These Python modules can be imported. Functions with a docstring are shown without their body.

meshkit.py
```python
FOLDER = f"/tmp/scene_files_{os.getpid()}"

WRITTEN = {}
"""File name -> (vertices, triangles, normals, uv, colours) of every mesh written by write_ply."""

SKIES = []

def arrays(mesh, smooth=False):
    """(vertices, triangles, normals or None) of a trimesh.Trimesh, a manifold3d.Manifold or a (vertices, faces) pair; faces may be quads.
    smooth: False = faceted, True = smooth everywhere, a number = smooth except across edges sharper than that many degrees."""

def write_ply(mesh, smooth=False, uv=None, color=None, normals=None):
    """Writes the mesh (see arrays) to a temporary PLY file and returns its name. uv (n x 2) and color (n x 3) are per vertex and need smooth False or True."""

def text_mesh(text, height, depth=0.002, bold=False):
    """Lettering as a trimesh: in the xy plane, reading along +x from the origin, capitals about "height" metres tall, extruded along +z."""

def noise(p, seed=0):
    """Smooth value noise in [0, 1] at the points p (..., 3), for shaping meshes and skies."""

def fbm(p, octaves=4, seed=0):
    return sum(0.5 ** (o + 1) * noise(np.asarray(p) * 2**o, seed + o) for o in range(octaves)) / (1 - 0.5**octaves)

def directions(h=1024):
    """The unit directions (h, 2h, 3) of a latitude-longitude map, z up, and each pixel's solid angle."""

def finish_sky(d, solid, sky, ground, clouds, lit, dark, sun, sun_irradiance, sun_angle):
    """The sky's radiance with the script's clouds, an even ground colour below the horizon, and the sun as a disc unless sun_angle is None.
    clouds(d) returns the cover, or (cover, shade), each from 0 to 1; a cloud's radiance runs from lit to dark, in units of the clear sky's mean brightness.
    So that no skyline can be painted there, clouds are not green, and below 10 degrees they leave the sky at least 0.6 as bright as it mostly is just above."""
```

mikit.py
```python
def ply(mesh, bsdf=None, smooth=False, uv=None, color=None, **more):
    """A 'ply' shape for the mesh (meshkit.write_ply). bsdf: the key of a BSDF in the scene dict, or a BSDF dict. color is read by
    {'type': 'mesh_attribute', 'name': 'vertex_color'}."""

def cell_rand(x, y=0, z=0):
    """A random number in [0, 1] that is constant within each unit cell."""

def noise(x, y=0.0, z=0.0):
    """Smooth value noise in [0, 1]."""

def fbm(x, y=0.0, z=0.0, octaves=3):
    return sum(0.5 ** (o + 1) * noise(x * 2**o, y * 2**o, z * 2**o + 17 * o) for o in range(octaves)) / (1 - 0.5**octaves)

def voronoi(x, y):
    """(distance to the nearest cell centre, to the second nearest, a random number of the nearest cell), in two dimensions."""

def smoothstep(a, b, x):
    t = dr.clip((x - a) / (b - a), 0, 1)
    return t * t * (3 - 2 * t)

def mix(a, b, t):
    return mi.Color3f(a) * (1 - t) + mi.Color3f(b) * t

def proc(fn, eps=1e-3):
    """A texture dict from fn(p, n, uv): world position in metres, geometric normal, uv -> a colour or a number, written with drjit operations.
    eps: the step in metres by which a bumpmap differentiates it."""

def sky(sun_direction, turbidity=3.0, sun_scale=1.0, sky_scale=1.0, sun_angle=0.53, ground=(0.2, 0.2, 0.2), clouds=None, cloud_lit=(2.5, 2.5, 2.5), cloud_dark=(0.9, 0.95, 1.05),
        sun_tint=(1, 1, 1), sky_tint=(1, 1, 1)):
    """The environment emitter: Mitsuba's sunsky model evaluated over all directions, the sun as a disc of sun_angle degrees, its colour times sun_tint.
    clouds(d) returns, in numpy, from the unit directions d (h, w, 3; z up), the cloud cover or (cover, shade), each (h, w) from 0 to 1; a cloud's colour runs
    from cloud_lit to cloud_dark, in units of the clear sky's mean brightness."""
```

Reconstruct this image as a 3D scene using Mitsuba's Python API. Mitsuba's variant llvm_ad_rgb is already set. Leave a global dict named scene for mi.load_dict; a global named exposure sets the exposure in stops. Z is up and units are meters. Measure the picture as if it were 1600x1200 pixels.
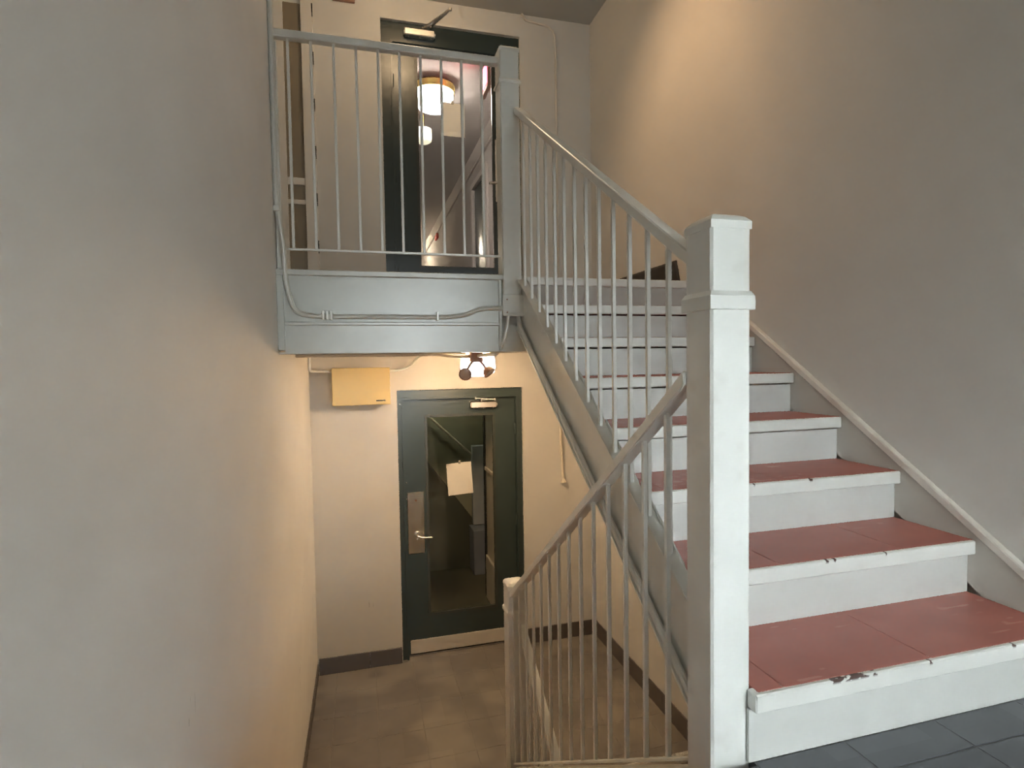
import math
import numpy as np
import trimesh
import manifold3d as m3
from shapely.geometry import Polygon
import drjit as dr
import mitsuba as mi
import mikit
from mikit import noise, fbm, smoothstep, mix, cell_rand

T = mi.ScalarTransform4f
scene, labels = {}, {}

# ------------------------------------------------------------------ camera
CAM = np.array([0.4046, -1.0866, 1.0012])
yaw, pitch, roll = map(math.radians, (15.0523, 2.319, -0.8993))
fwd = np.array([math.sin(yaw) * math.cos(pitch), math.cos(yaw) * math.cos(pitch), -math.sin(pitch)])
right0 = np.array([math.cos(yaw), -math.sin(yaw), 0.0])
up0 = np.cross(right0, fwd)
up = -math.sin(roll) * right0 + math.cos(roll) * up0
scene['camera'] = {'type': 'perspective', 'fov': 2 * math.degrees(math.atan(800 / 870.3)), 'fov_axis': 'x',
                   'near_clip': 0.02, 'far_clip': 200.0,
                   'to_world': T().look_at(origin=CAM.tolist(), target=(CAM + fwd).tolist(), up=up.tolist())}

# ------------------------------------------------------------------ sky (an overcast day outside the landing window) and exposure
exposure = 1.1
DAY = 150.0


def overcast(d):
    return np.ones(d.shape[:2])


scene['sky'] = mikit.sky((0.3, -0.6, 0.75), turbidity=4.0, sun_scale=0.0, sky_scale=1.0, ground=(0.25, 0.25, 0.24), clouds=overcast,
                         cloud_lit=(DAY * 0.92, DAY * 1.0, DAY * 1.03), cloud_dark=(DAY, DAY, DAY))

# lamp strengths (radiance of the glowing parts)
LAMP_LOW = (75.0, 51.0, 29.0)
LAMP_TOP = (19.0, 13.4, 7.8)
LAMP_HALL = (27.0, 24.0, 20.5)
LAMP_HALL_FAR = (75.0, 64.0, 46.0)
SPOT_RIGHT = (3.4, 2.1, 1.1)      # ceiling spotlight over the stairs
LAMP_CELLAR = (11.0, 11.0, 7.4)

# ------------------------------------------------------------------ dimensions
W = 2.42            # width of the stairwell
YB = 3.587          # face of the wall with the two doors
YF = -3.2           # wall behind the camera
ZC = 3.955          # ceiling
R, TR = 0.185, 0.275
Y1 = 0.03           # nosing of the first step
ZU = 8 * R          # upper landing
ZL = -1.512         # lower landing
FF = ZU - ZL        # floor to floor
YL = 1.95           # front of the landings

# ------------------------------------------------------------------ helpers


def rgb(*c):
    return {'type': 'rgb', 'value': list(map(float, c))}


def hull(points):
    return m3.Manifold.hull_points(np.asarray(points, np.float64))


def prism(poly, axis, a0, a1, b=0.0):
    """Convex profile extruded along an axis, with bevelled ends. poly in the other two axes (in xyz order)."""
    p = Polygon(poly)
    q = p.buffer(-b, join_style=2) if b > 0 else p
    def lift(ring, a):
        ring = np.array(ring.exterior.coords)[:-1]
        return np.insert(ring, axis, a, axis=1)
    if b > 0:
        # also soften the long edges
        soft = p.buffer(-b, join_style=2).buffer(b, quad_segs=1)
        return hull(np.vstack([lift(q, a0), lift(q, a1), lift(soft, a0 + b), lift(soft, a1 - b)]))
    return hull(np.vstack([lift(p, a0), lift(p, a1)]))


def box(x0, x1, y0, y1, z0, z1, b=0.0):
    return prism([(x0, y0), (x1, y0), (x1, y1), (x0, y1)], 2, z0, z1, b)


def tm(m):
    if isinstance(m, trimesh.Trimesh):
        return m
    g = m.to_mesh()
    return trimesh.Trimesh(np.array(g.vert_properties[:, :3]), np.array(g.tri_verts), process=False)


def join(*ms):
    return trimesh.util.concatenate([tm(m) for m in ms])


def place(m, rot=None, at=(0, 0, 0)):
    m = tm(m).copy()
    if rot is not None:
        M = np.eye(4)
        M[:3, :3] = rot
        m.apply_transform(M)
    m.apply_translation(at)
    return m


def frame(z, x=(1, 0, 0)):
    z = np.asarray(z, float) / np.linalg.norm(z)
    x = np.asarray(x, float)
    if abs(x @ z) > 0.95:
        x = np.array([0, 1.0, 0])
    x = x - z * (x @ z)
    x /= np.linalg.norm(x)
    return np.stack([x, np.cross(z, x), z], 1)


def lathe(profile, sections=32, at=(0, 0, 0), axis=(0, 0, 1)):
    m = trimesh.creation.revolve(np.asarray(profile, float), sections=sections)
    return place(m, frame(axis), at)


def rod(a, b, r, sides=10, bevel=0.0):
    a, b = np.asarray(a, float), np.asarray(b, float)
    L = np.linalg.norm(b - a)
    c = bevel
    prof = [(0, 0), (r - c, 0), (r, c), (r, L - c), (r - c, L), (0, L)] if c else [(0, 0), (r, 0), (r, L), (0, L)]
    return lathe(prof, sides, a, b - a)


def fillet(points, rad, n=6):
    """Rounds the inner corners of a polyline."""
    P = [np.asarray(p, float) for p in points]
    out = [P[0]]
    for a, c, b in zip(P, P[1:], P[2:]):
        u, v = (a - c), (b - c)
        d = min(rad, np.linalg.norm(u) * 0.45, np.linalg.norm(v) * 0.45)
        s, e = c + u / np.linalg.norm(u) * d, c + v / np.linalg.norm(v) * d
        for t in np.linspace(0, 1, n):
            out.append((1 - t) ** 2 * s + 2 * t * (1 - t) * c + t * t * e)
    out.append(P[-1])
    return np.array(out)


def pipe(points, r, rad=0.06, sides=10):
    p = fillet(points, rad)
    keep = np.r_[True, np.linalg.norm(np.diff(p, axis=0), axis=1) > 1e-5]
    p = p[keep]
    t = np.gradient(p, axis=0)
    t /= np.linalg.norm(t, axis=1, keepdims=True)
    n = np.cross(t[0], [0.31, 0.17, 0.93])
    n /= np.linalg.norm(n)
    ang = np.linspace(0, 2 * np.pi, sides, endpoint=False)
    rings = []
    for c, d in zip(p, t):
        n = n - d * (n @ d)
        n /= np.linalg.norm(n)
        rings.append(c + r * (np.cos(ang)[:, None] * n + np.sin(ang)[:, None] * np.cross(d, n)))
    v = np.vstack(rings + [p[:1], p[-1:]])
    f, k = [], len(p)
    for i in range(k - 1):
        for j in range(sides):
            a, b = i * sides + j, i * sides + (j + 1) % sides
            f += [(a, b, b + sides), (a, b + sides, a + sides)]
    for j in range(sides):
        f.append((k * sides, (j + 1) % sides, j))
        f.append((k * sides + 1, (k - 1) * sides + j, (k - 1) * sides + (j + 1) % sides))
    return trimesh.Trimesh(v, np.array(f), process=False)


def numbered(key):
    if key not in scene and key not in labels and not any(k.startswith(key + '__') for k in scene):
        return key
    n = 1
    while True:
        k = f'{key}_{n:03d}'
        if k not in scene and k not in labels and not any(s.startswith(k + '__') for s in scene):
            return k
        n += 1


def obj(name, mesh, mat, parent=None, smooth=30, label=None, **more):
    key = numbered(f'{parent}__{name}' if parent else name)
    scene[key] = mikit.ply(tm(mesh), mat, smooth=smooth, **more)
    if label:
        labels[key] = {'label': label}
    return key


def thing(name, label, cat, group=None):
    key = numbered(name)
    labels[key] = {'label': label, 'category': cat}
    if group:
        labels[key]['group'] = group
    return key


def solid(name, mesh, mat, label, cat, group=None, smooth=30):
    key = obj(name, mesh, mat, smooth=smooth)
    labels[key] = {'label': label, 'category': cat}
    if group:
        labels[key]['group'] = group
    return key


def struct(name, mesh, mat, label=None, smooth=False):
    key = name
    if mesh is not None:
        scene[key] = mikit.ply(tm(mesh), mat, smooth=smooth)
    labels[key] = {'kind': 'structure'}
    if label:
        labels[key]['label'] = label
    return key


# ------------------------------------------------------------------ materials


def plaster(base, seed, scuff):
    b = mi.ScalarColor3f(*base)

    def fn(p, n, uv):
        k = fbm(p.x * 3 + seed, p.y * 3, p.z * 3, octaves=4)
        c = mi.Color3f(b) * (0.94 + 0.12 * k)
        # small scuffs, upright and dark, more of them low on the wall
        s = noise(p.x * 60 + p.y * 60, p.z * 22 + seed)
        where = smoothstep(0.86, 0.95, noise(p.y * 6 + p.x * 6 + 3 * seed, p.z * 5)) * smoothstep(0.84, 0.93, s) * smoothstep(0.8, 0.3, p.z)
        return mix(c, mi.Color3f(0.16, 0.15, 0.14), scuff * where)
    return fn


WALL = (0.515, 0.50, 0.47)
scene['mat_wall'] = {'type': 'twosided', 'bsdf': {'type': 'principled', 'base_color': mikit.proc(plaster(WALL, 3.0, 0.35)), 'roughness': 0.62, 'specular': 0.35}}
scene['mat_ceiling'] = {'type': 'diffuse', 'reflectance': rgb(0.42, 0.41, 0.38)}
scene['mat_hall'] = {'type': 'diffuse', 'reflectance': rgb(0.42, 0.395, 0.385)}
scene['mat_hall_trim'] = {'type': 'diffuse', 'reflectance': rgb(0.52, 0.49, 0.47)}
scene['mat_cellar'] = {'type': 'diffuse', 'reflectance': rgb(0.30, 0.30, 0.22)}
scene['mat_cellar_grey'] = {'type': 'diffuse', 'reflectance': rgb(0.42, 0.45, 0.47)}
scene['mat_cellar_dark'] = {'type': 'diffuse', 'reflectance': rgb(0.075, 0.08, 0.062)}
scene['mat_trim'] = {'type': 'principled', 'base_color': rgb(0.62, 0.59, 0.54), 'roughness': 0.4, 'specular': 0.4}


def paint_fn(base, dirt):
    b = mi.ScalarColor3f(*base)

    def fn(p, n, uv):
        k = fbm(p.x * 5, p.y * 5, p.z * 5 + 7, octaves=4)
        c = mi.Color3f(b) * (0.93 + 0.14 * k)
        d = smoothstep(0.62, 0.8, fbm(p.x * 14 + 5, p.y * 14, p.z * 14, octaves=3))
        return mix(c, mi.Color3f(0.35, 0.33, 0.29), dirt * d)
    return fn


STEEL = (0.70, 0.715, 0.685)
scene['mat_steel_paint'] = {'type': 'principled', 'base_color': mikit.proc(paint_fn(STEEL, 0.12)), 'roughness': 0.33, 'specular': 0.5}
scene['mat_fascia_dimmed'] = {'type': 'principled', 'base_color': mikit.proc(paint_fn((0.42, 0.43, 0.40), 0.12)), 'roughness': 0.33, 'specular': 0.5}  # steel paint darkened to hold back the daylight falling on the fascia
scene['mat_riser_paint'] = {'type': 'principled', 'base_color': mikit.proc(paint_fn((0.54, 0.55, 0.525), 0.10)), 'roughness': 0.45, 'specular': 0.4}


CHIPS = [(0, 1.60, 0.045), (0, 1.545, 0.022), (0, 1.665, 0.012), (0, 1.851, 0.007), (0, 2.154, 0.009), (1, 1.782, 0.008), (1, 1.812, 0.007), (1, 2.013, 0.004), (2, 1.980, 0.009), (2, 1.736, 0.004)]


def nosing_fn(p, n, uv):
    """White paint, chipped to the dark metal along the upper edge."""
    base = paint_fn((0.64, 0.65, 0.62), 0.08)(p, n, uv)
    k = (p.y - Y1) / TR
    step = dr.floor(k + 0.5)
    high = (step + 1) * R
    edge = smoothstep(0.013, 0.004, high - p.z)
    bits = fbm(p.x * 75, p.y * 110 + step * 5, p.z * 130, octaves=2)
    amount = mi.Float(0.0)
    for st, xc, hw in CHIPS:
        amount = dr.maximum(amount, dr.select(dr.abs(step - st) < 0.5, dr.exp(-dr.square((p.x - xc) / hw)), 0.0))
    worn = smoothstep(0.50, 0.56, bits * 0.55 + amount * 0.42 - 0.04) * edge * smoothstep(0.06, 0.3, amount)
    return mix(base, mi.Color3f(0.06, 0.035, 0.03), worn)


scene['mat_nosing'] = {'type': 'principled', 'base_color': mikit.proc(nosing_fn), 'roughness': 0.4, 'specular': 0.4}


def tread_fn(p, n, uv):
    k = fbm(p.x * 6, p.y * 9, p.z * 5, octaves=4)
    c = mix(mi.Color3f(0.225, 0.072, 0.054), mi.Color3f(0.29, 0.105, 0.08), k)
    scratch = smoothstep(0.70, 0.80, noise(p.x * 22 + 4, p.y * 75, p.z * 9)) * smoothstep(0.55, 0.75, noise(p.x * 4, p.y * 11 + 3, p.z * 7))
    return mix(c, mi.Color3f(0.50, 0.31, 0.24), 0.22 * scratch)


scene['mat_tread'] = {'type': 'principled', 'base_color': mikit.proc(tread_fn), 'roughness': 0.45, 'specular': 0.3}


def slate_fn(p, n, uv):
    k = fbm(p.x * 5, p.y * 5, p.z + 2, octaves=4)
    t = cell_rand(dr.floor(p.x / 0.3035), dr.floor(p.y / 0.3035), dr.floor(p.z))
    c = mix(mi.Color3f(0.105, 0.095, 0.085), mi.Color3f(0.16, 0.145, 0.13), k) * (0.9 + 0.2 * t)
    dust = smoothstep(0.5, 0.75, fbm(p.x * 2.2 + 9, p.y * 2.6, 0.0, octaves=3))
    return mix(c, mi.Color3f(0.30, 0.27, 0.22), 0.35 * dust)


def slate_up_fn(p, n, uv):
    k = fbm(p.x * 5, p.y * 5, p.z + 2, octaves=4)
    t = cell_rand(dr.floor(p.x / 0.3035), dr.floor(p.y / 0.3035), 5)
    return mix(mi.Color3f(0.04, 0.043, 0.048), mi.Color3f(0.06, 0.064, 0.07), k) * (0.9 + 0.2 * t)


scene['mat_slate'] = {'type': 'principled', 'base_color': mikit.proc(slate_fn), 'roughness': 0.45, 'specular': 0.4}
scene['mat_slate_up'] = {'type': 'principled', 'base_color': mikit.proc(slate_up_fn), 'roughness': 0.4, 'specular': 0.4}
scene['mat_grout'] = {'type': 'diffuse', 'reflectance': rgb(0.17, 0.155, 0.14)}
scene['mat_grout_dark'] = {'type': 'diffuse', 'reflectance': rgb(0.075, 0.075, 0.075)}
scene['mat_base'] = {'type': 'principled', 'base_color': rgb(0.075, 0.066, 0.062), 'roughness': 0.4, 'specular': 0.4}
scene['mat_base_dark'] = {'type': 'principled', 'base_color': rgb(0.03, 0.025, 0.02), 'roughness': 0.4, 'specular': 0.4}
scene['mat_door'] = {'type': 'principled', 'base_color': rgb(0.022, 0.034, 0.034), 'roughness': 0.3, 'specular': 0.55}
scene['mat_metal'] = {'type': 'roughconductor', 'material': 'Al', 'alpha': 0.22, 'specular_reflectance': rgb(0.72, 0.69, 0.64)}
scene['mat_plate'] = {'type': 'roughconductor', 'material': 'Al', 'alpha': 0.16, 'specular_reflectance': rgb(0.54, 0.51, 0.42)}
scene['mat_kick'] = {'type': 'principled', 'base_color': rgb(0.62, 0.58, 0.52), 'metallic': 0.35, 'roughness': 0.45}
scene['mat_brass'] = {'type': 'roughconductor', 'material': 'Au', 'alpha': 0.25, 'specular_reflectance': rgb(0.6, 0.55, 0.45)}
scene['mat_pane'] = {'type': 'thindielectric', 'int_ior': 1.5}
scene['mat_paper'] = {'type': 'principledthin', 'base_color': rgb(0.86, 0.83, 0.76), 'diff_trans': 0.7, 'roughness': 0.6, 'spec_trans': 0.0}
scene['mat_box'] = {'type': 'principled', 'base_color': rgb(0.53, 0.40, 0.18), 'roughness': 0.45, 'specular': 0.35}
scene['mat_black'] = {'type': 'principled', 'base_color': rgb(0.02, 0.02, 0.02), 'roughness': 0.5}
scene['mat_bronze'] = {'type': 'principled', 'base_color': rgb(0.24, 0.13, 0.09), 'roughness': 0.4, 'specular': 0.5}
scene['mat_lens'] = {'type': 'principled', 'base_color': rgb(0.55, 0.42, 0.36), 'roughness': 0.12, 'specular': 0.8}
scene['mat_red'] = {'type': 'principled', 'base_color': rgb(0.45, 0.03, 0.02), 'roughness': 0.5}
scene['mat_cream'] = {'type': 'principled', 'base_color': rgb(0.66, 0.60, 0.50), 'roughness': 0.4, 'specular': 0.4}
scene['mat_opal'] = {'type': 'diffuse', 'reflectance': rgb(0.8, 0.78, 0.7)}

# ------------------------------------------------------------------ the shell of the stairwell
low = -3.35
DU = (0.617, 1.777, ZU, 3.766)     # opening of the upper door  x0 x1 z0 z1
DL = (0.677, 1.755, ZL, 0.776)     # opening of the lower door
wb = box(-1.0, W + 0.2, YB, YB + 0.16, low, ZC + 0.2)
for x0, x1, z0, z1 in (DU, DL):
    wb = wb - box(x0, x1, YB - 0.1, YB + 0.3, z0 - 0.2, z1)
struct('wall_back', wb, 'mat_wall', 'beige plaster wall holding the two dark doors one above the other')
struct('wall_left', box(-0.16, 0, YF, YB, low, ZC + 0.2) - box(-0.3, 0.1, 2.06, YB + 0.1, ZU, ZC - 0.0), 'mat_wall', 'large plain grey beige wall on the left of the stairwell')
struct('wall_alcove', join(box(-0.9, -0.8, 2.0, YB, ZU - 0.1, ZC + 0.1), box(-0.9, -0.16, 1.96, 2.06, ZU - 0.1, ZC + 0.1)), 'mat_wall')
struct('floor_alcove', box(-0.8, 0, 2.06, YB, ZU - 0.1, ZU), 'mat_slate')
struct('ceiling_alcove', box(-0.8, 0.0, 2.06, YB, ZC, ZC + 0.1), 'mat_ceiling')
struct('wall_right', box(W, W + 0.16, YF, YB, low, ZC + 0.2), 'mat_wall', 'tall beige wall beside the rising stairs')
WX0, WX1, WZ0, WZ1 = 0.66, 2.26, 0.55, 2.0
wf = box(-0.16, W + 0.16, YF - 0.16, YF, low, ZC + 0.2) - box(WX0, WX1, YF - 0.3, YF + 0.1, WZ0, WZ1)
struct('wall_front', wf, 'mat_wall', 'beige wall behind the viewpoint with the landing window')
struct('ceiling', box(-0.16, W + 0.16, YF, YB, ZC, ZC + 0.15), 'mat_ceiling', 'grey painted ceiling above the upper door')

# the window behind the viewpoint
win = struct('window_1', None, None, 'landing window behind the viewpoint')
fr = box(WX0, WX1, YF - 0.11, YF - 0.05, WZ0, WZ1)
xm, zm = (WX0 + WX1) / 2, (WZ0 + WZ1) / 2
cut = []
for a, b in ((WX0 + 0.05, xm - 0.025), (xm + 0.025, WX1 - 0.05)):
    for c, d in ((WZ0 + 0.05, zm - 0.025), (zm + 0.025, WZ1 - 0.05)):
        fr = fr - box(a, b, YF - 0.2, YF, c, d)
        cut.append((a, b, c, d))
obj('frame', fr, 'mat_trim', win)
for a, b, c, d in cut:
    y = YF - 0.08
    obj('pane', trimesh.Trimesh([[a, y, c], [b, y, c], [b, y, d], [a, y, d]], [[0, 1, 2], [0, 2, 3]], process=False), 'mat_pane', win, smooth=False)
obj('sill', box(WX0 - 0.04, WX1 + 0.04, YF - 0.05, YF + 0.05, WZ0 - 0.03, WZ0, 0.005), 'mat_trim', win)


# floors, tile by tile
def tiles(holder, x0, x1, y0, y1, z, mat, ox, oy, size=0.3035, gap=0.004):
    xs = [x0] + [x for x in np.arange(ox - 20 * size, x1, size) if x0 + 0.02 < x < x1 - 0.02] + [x1]
    ys = [y0] + [y for y in np.arange(oy - 20 * size, y1, size) if y0 + 0.02 < y < y1 - 0.02] + [y1]
    for a, b in zip(xs, xs[1:]):
        for c, d in zip(ys, ys[1:]):
            obj('tile', box(a + gap / 2, b - gap / 2, c + gap / 2, d - gap / 2, z - 0.012, z, 0.0012), mat, holder, smooth=False)


YE = Y1 - 0.005     # edge of the half landing
f0 = struct('floor', box(0, 1.318, YF, YE + 0.02, -0.25, -0.0015) + box(1.318, W, YF, 0.12, -0.25, -0.0015), 'mat_grout_dark', 'grey slate tiled half landing at the foot of the red steps')
tiles(f0, 0, 1.318, YF, YE + 0.02, 0.0, 'mat_slate_up', 1.59, -0.055)
tiles(f0, 1.318, W, YF, Y1 + 0.0265, 0.0, 'mat_slate_up', 1.59, -0.055)
f1 = struct('floor_001', box(0, W, YL - 0.05, YB + 0.16, ZL - 0.2, ZL - 0.0015), 'mat_grout', 'brown lit tiled floor in front of the lower door')
tiles(f1, 0, W, YL - 0.05, YB + 0.16, ZL, 'mat_slate', 0.452, YB - 0.3035)
struct('floor_002', box(0, W, YL + 0.02, YB + 0.16, 1.075, ZU - 0.002), 'mat_ceiling', 'upper landing slab above the lower door')
struct('floor_003', box(0, W, YF, YB, -3.3, -3.0), 'mat_grout', 'dark floor at the bottom of the stairwell')


# baseboards of slate tile
def baseboard(name, segs, mat, label):
    k = struct(name, None, None, label)
    for s in segs:
        obj('tile', box(*s, 0.002), mat, k, smooth=False)


bz0, bz1 = ZL, ZL + 0.135
segs, x = [], 0.012
for x1 in (0.41, 0.672):
    segs.append((x + 0.0004, x1 - 0.0004, YB - 0.012, YB, bz0, bz1))
    x = x1
x = 1.76
for x1 in (2.02, 2.32, 2.408):
    segs.append((x + 0.0004, x1 - 0.0004, YB - 0.012, YB, bz0, bz1))
    x = x1
baseboard('baseboard_back', segs, 'mat_base', 'dark slate tile baseboard under the lower door wall')
segs = [(W - 0.012, W, y + 0.001, min(y + 0.3, YB) - 0.001, bz0, bz1) for y in np.arange(1.487, YB - 0.02, 0.3)]
baseboard('baseboard_right', segs, 'mat_base', 'dark tile baseboard along the wall under the stairs')
k = struct('baseboard_left', None, None, 'dark tile baseboard along the left wall of the lower landing')
for y in np.arange(1.987, YB - 0.02, 0.4):
    obj('tile', box(0, 0.008, y, min(y + 0.4, YB - 0.012), bz0, bz0 + 0.1), 'mat_base', k, smooth=False)
k = struct('baseboard_upper', None, None, 'dark baseboard at the top of the stairs against the right wall')
prof = [(W - 0.018, ZU), (W, ZU), (W, ZU + 0.168), (W - 0.008, ZU + 0.168), (W - 0.018, ZU + 0.152)]
pts = []
for (xx, zz) in prof:
    pts += [(xx, YB - 0.001, zz), (xx, 2.14 if zz < ZU + 0.01 else 2.13, zz)]
pts = [(x_, y_ if not (y_ < 2.2 and z_ > ZU + 0.15) else 2.19, z_) for x_, y_, z_ in pts]
obj('tile', hull(pts), 'mat_base_dark', k, smooth=False)
for a, b in ((0.12, DU[0] - 0.005), (DU[1] + 0.005, W - 0.02)):
    obj('tile', box(a, b, YB - 0.012, YB, ZU, ZU + 0.14, 0.002), 'mat_base_dark', k, smooth=False)


# ------------------------------------------------------------------ steel staircases
def nose(y):
    """Height of the line through the nosings of the rising flight."""
    return R + (R / TR) * (y - Y1)


XS0, XS1 = 1.250, 1.298      # the channel stringer beside the well
XR = 2.398                  # face of the stringer plate on the right wall
YT = YL + 0.005


def yz(points):
    return [(y, z) for y, z in points]


def rising(dz, label, short=False):
    t = thing('staircase', label, 'staircase')
    st = t + '__stringer'
    off_t, off_b = 0.012, -0.290
    y0, y1 = 0.180, 1.99
    z = lambda y, o: nose(y) + o + dz
    web = prism(yz([(y0, z(y0, off_t)), (y1, min(z(y1, off_t), 1.5 + dz)), (y1, z(y1, off_b)), (y0, max(z(y0, off_b), dz - 0.2))]), 0, XS1 - 0.012, XS1 - 0.002)
    obj('stringer', web, 'mat_steel_paint', t, smooth=False)
    for o, a in ((off_t, 0.010), (off_b + 0.012, 0.012)):
        ya, yb = (y0, 1.905) if o > 0 else (y0, 1.955)
        obj('flange', prism(yz([(ya, z(ya, o)), (yb, z(yb, o)), (yb, z(yb, o - a)), (ya, z(ya, o - a))]), 0, XS0, XS1, 0.002), 'mat_steel_paint', st)
    # plate along the right wall with its trim
    wp = prism(yz([(0.0, z(0.0, 0.018)), (1.99, z(1.99, 0.018)), (1.99, z(1.99, -0.2)), (0.0, dz)]), 0, XR, W - 0.001)
    wpk = obj('wall_stringer', wp, 'mat_skirt', t, smooth=False)
    obj('trim_strip', prism(yz([(-0.02, z(-0.02, 0.052)), (1.99, z(1.99, 0.052)), (1.99, z(1.99, 0.018)), (-0.02, z(-0.02, 0.018))]), 0, XR - 0.008, W - 0.001, 0.004), 'mat_trim', wpk)
    # soffit below the flight
    obj('soffit', prism(yz([(0.25, z(0.25, -0.262)), (1.97, z(1.97, -0.262)), (1.97, z(1.97, -0.272)), (0.25, z(0.25, -0.272))]), 0, XS1, XR), 'mat_steel_paint', t, smooth=False)
    for i in range(8):
        yn, zt = Y1 + i * TR, (i + 1) * R + dz
        s = t + '__step' + (f'_{i:03d}' if i else '')
        xl = 1.303 if i == 0 else XS1
        riser = box(xl, XR, yn + 0.027, yn + 0.035, zt - R + (0.0 if i == 0 else -0.002), zt - (0.050 if i == 0 else 0.054))
        obj('riser', riser, 'mat_riser_paint', s, smooth=False)
        nz = box(xl, XR - 0.001, yn, yn + 0.035, zt - 0.047, zt, 0.0035)
        obj('nosing', nz, 'mat_nosing', s, smooth=False)
        if i < 7:
            xs = [1.317 if i == 0 else XS1, 1.392, 1.865, XR] if i % 2 == 0 else [XS1, 1.62, 2.09, XR]
            for a, b in zip(xs, xs[1:]):
                obj('tread_tile', box(a + 0.0008, b - 0.0008, yn + 0.012, yn + TR + 0.03, zt - 0.03, zt + 0.0012, 0.0012), 'mat_tread', s, smooth=False)
        # the raised toe plate closing the tread beside the rail
        if 0 < i < 7:
            toe = [(yn + 0.004, zt - 0.14), (yn + 0.004, zt - 0.02), (yn + 0.035, zt + 0.035), (yn + TR + 0.01, nose(yn + TR + 0.01) + dz + 0.03), (yn + TR + 0.01, zt - 0.14)]
            obj('toe_plate', prism(yz(toe), 0, XS1 - 0.002, XS1 + 0.004), 'mat_riser_paint', s, smooth=False)
    return t


scene['mat_skirt'] = {'type': 'principled', 'base_color': rgb(0.36, 0.337, 0.297), 'roughness': 0.5, 'specular': 0.4}
rising(0.0, 'steel staircase with red treads and white risers rising to the upper landing')
rising(-FF, 'steel staircase sinking to the cellar behind the lower railing')

# falling flight along the left wall
RD, TD = -ZL / 8, 0.262
sl = RD / TD
XD1 = 1.16


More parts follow.
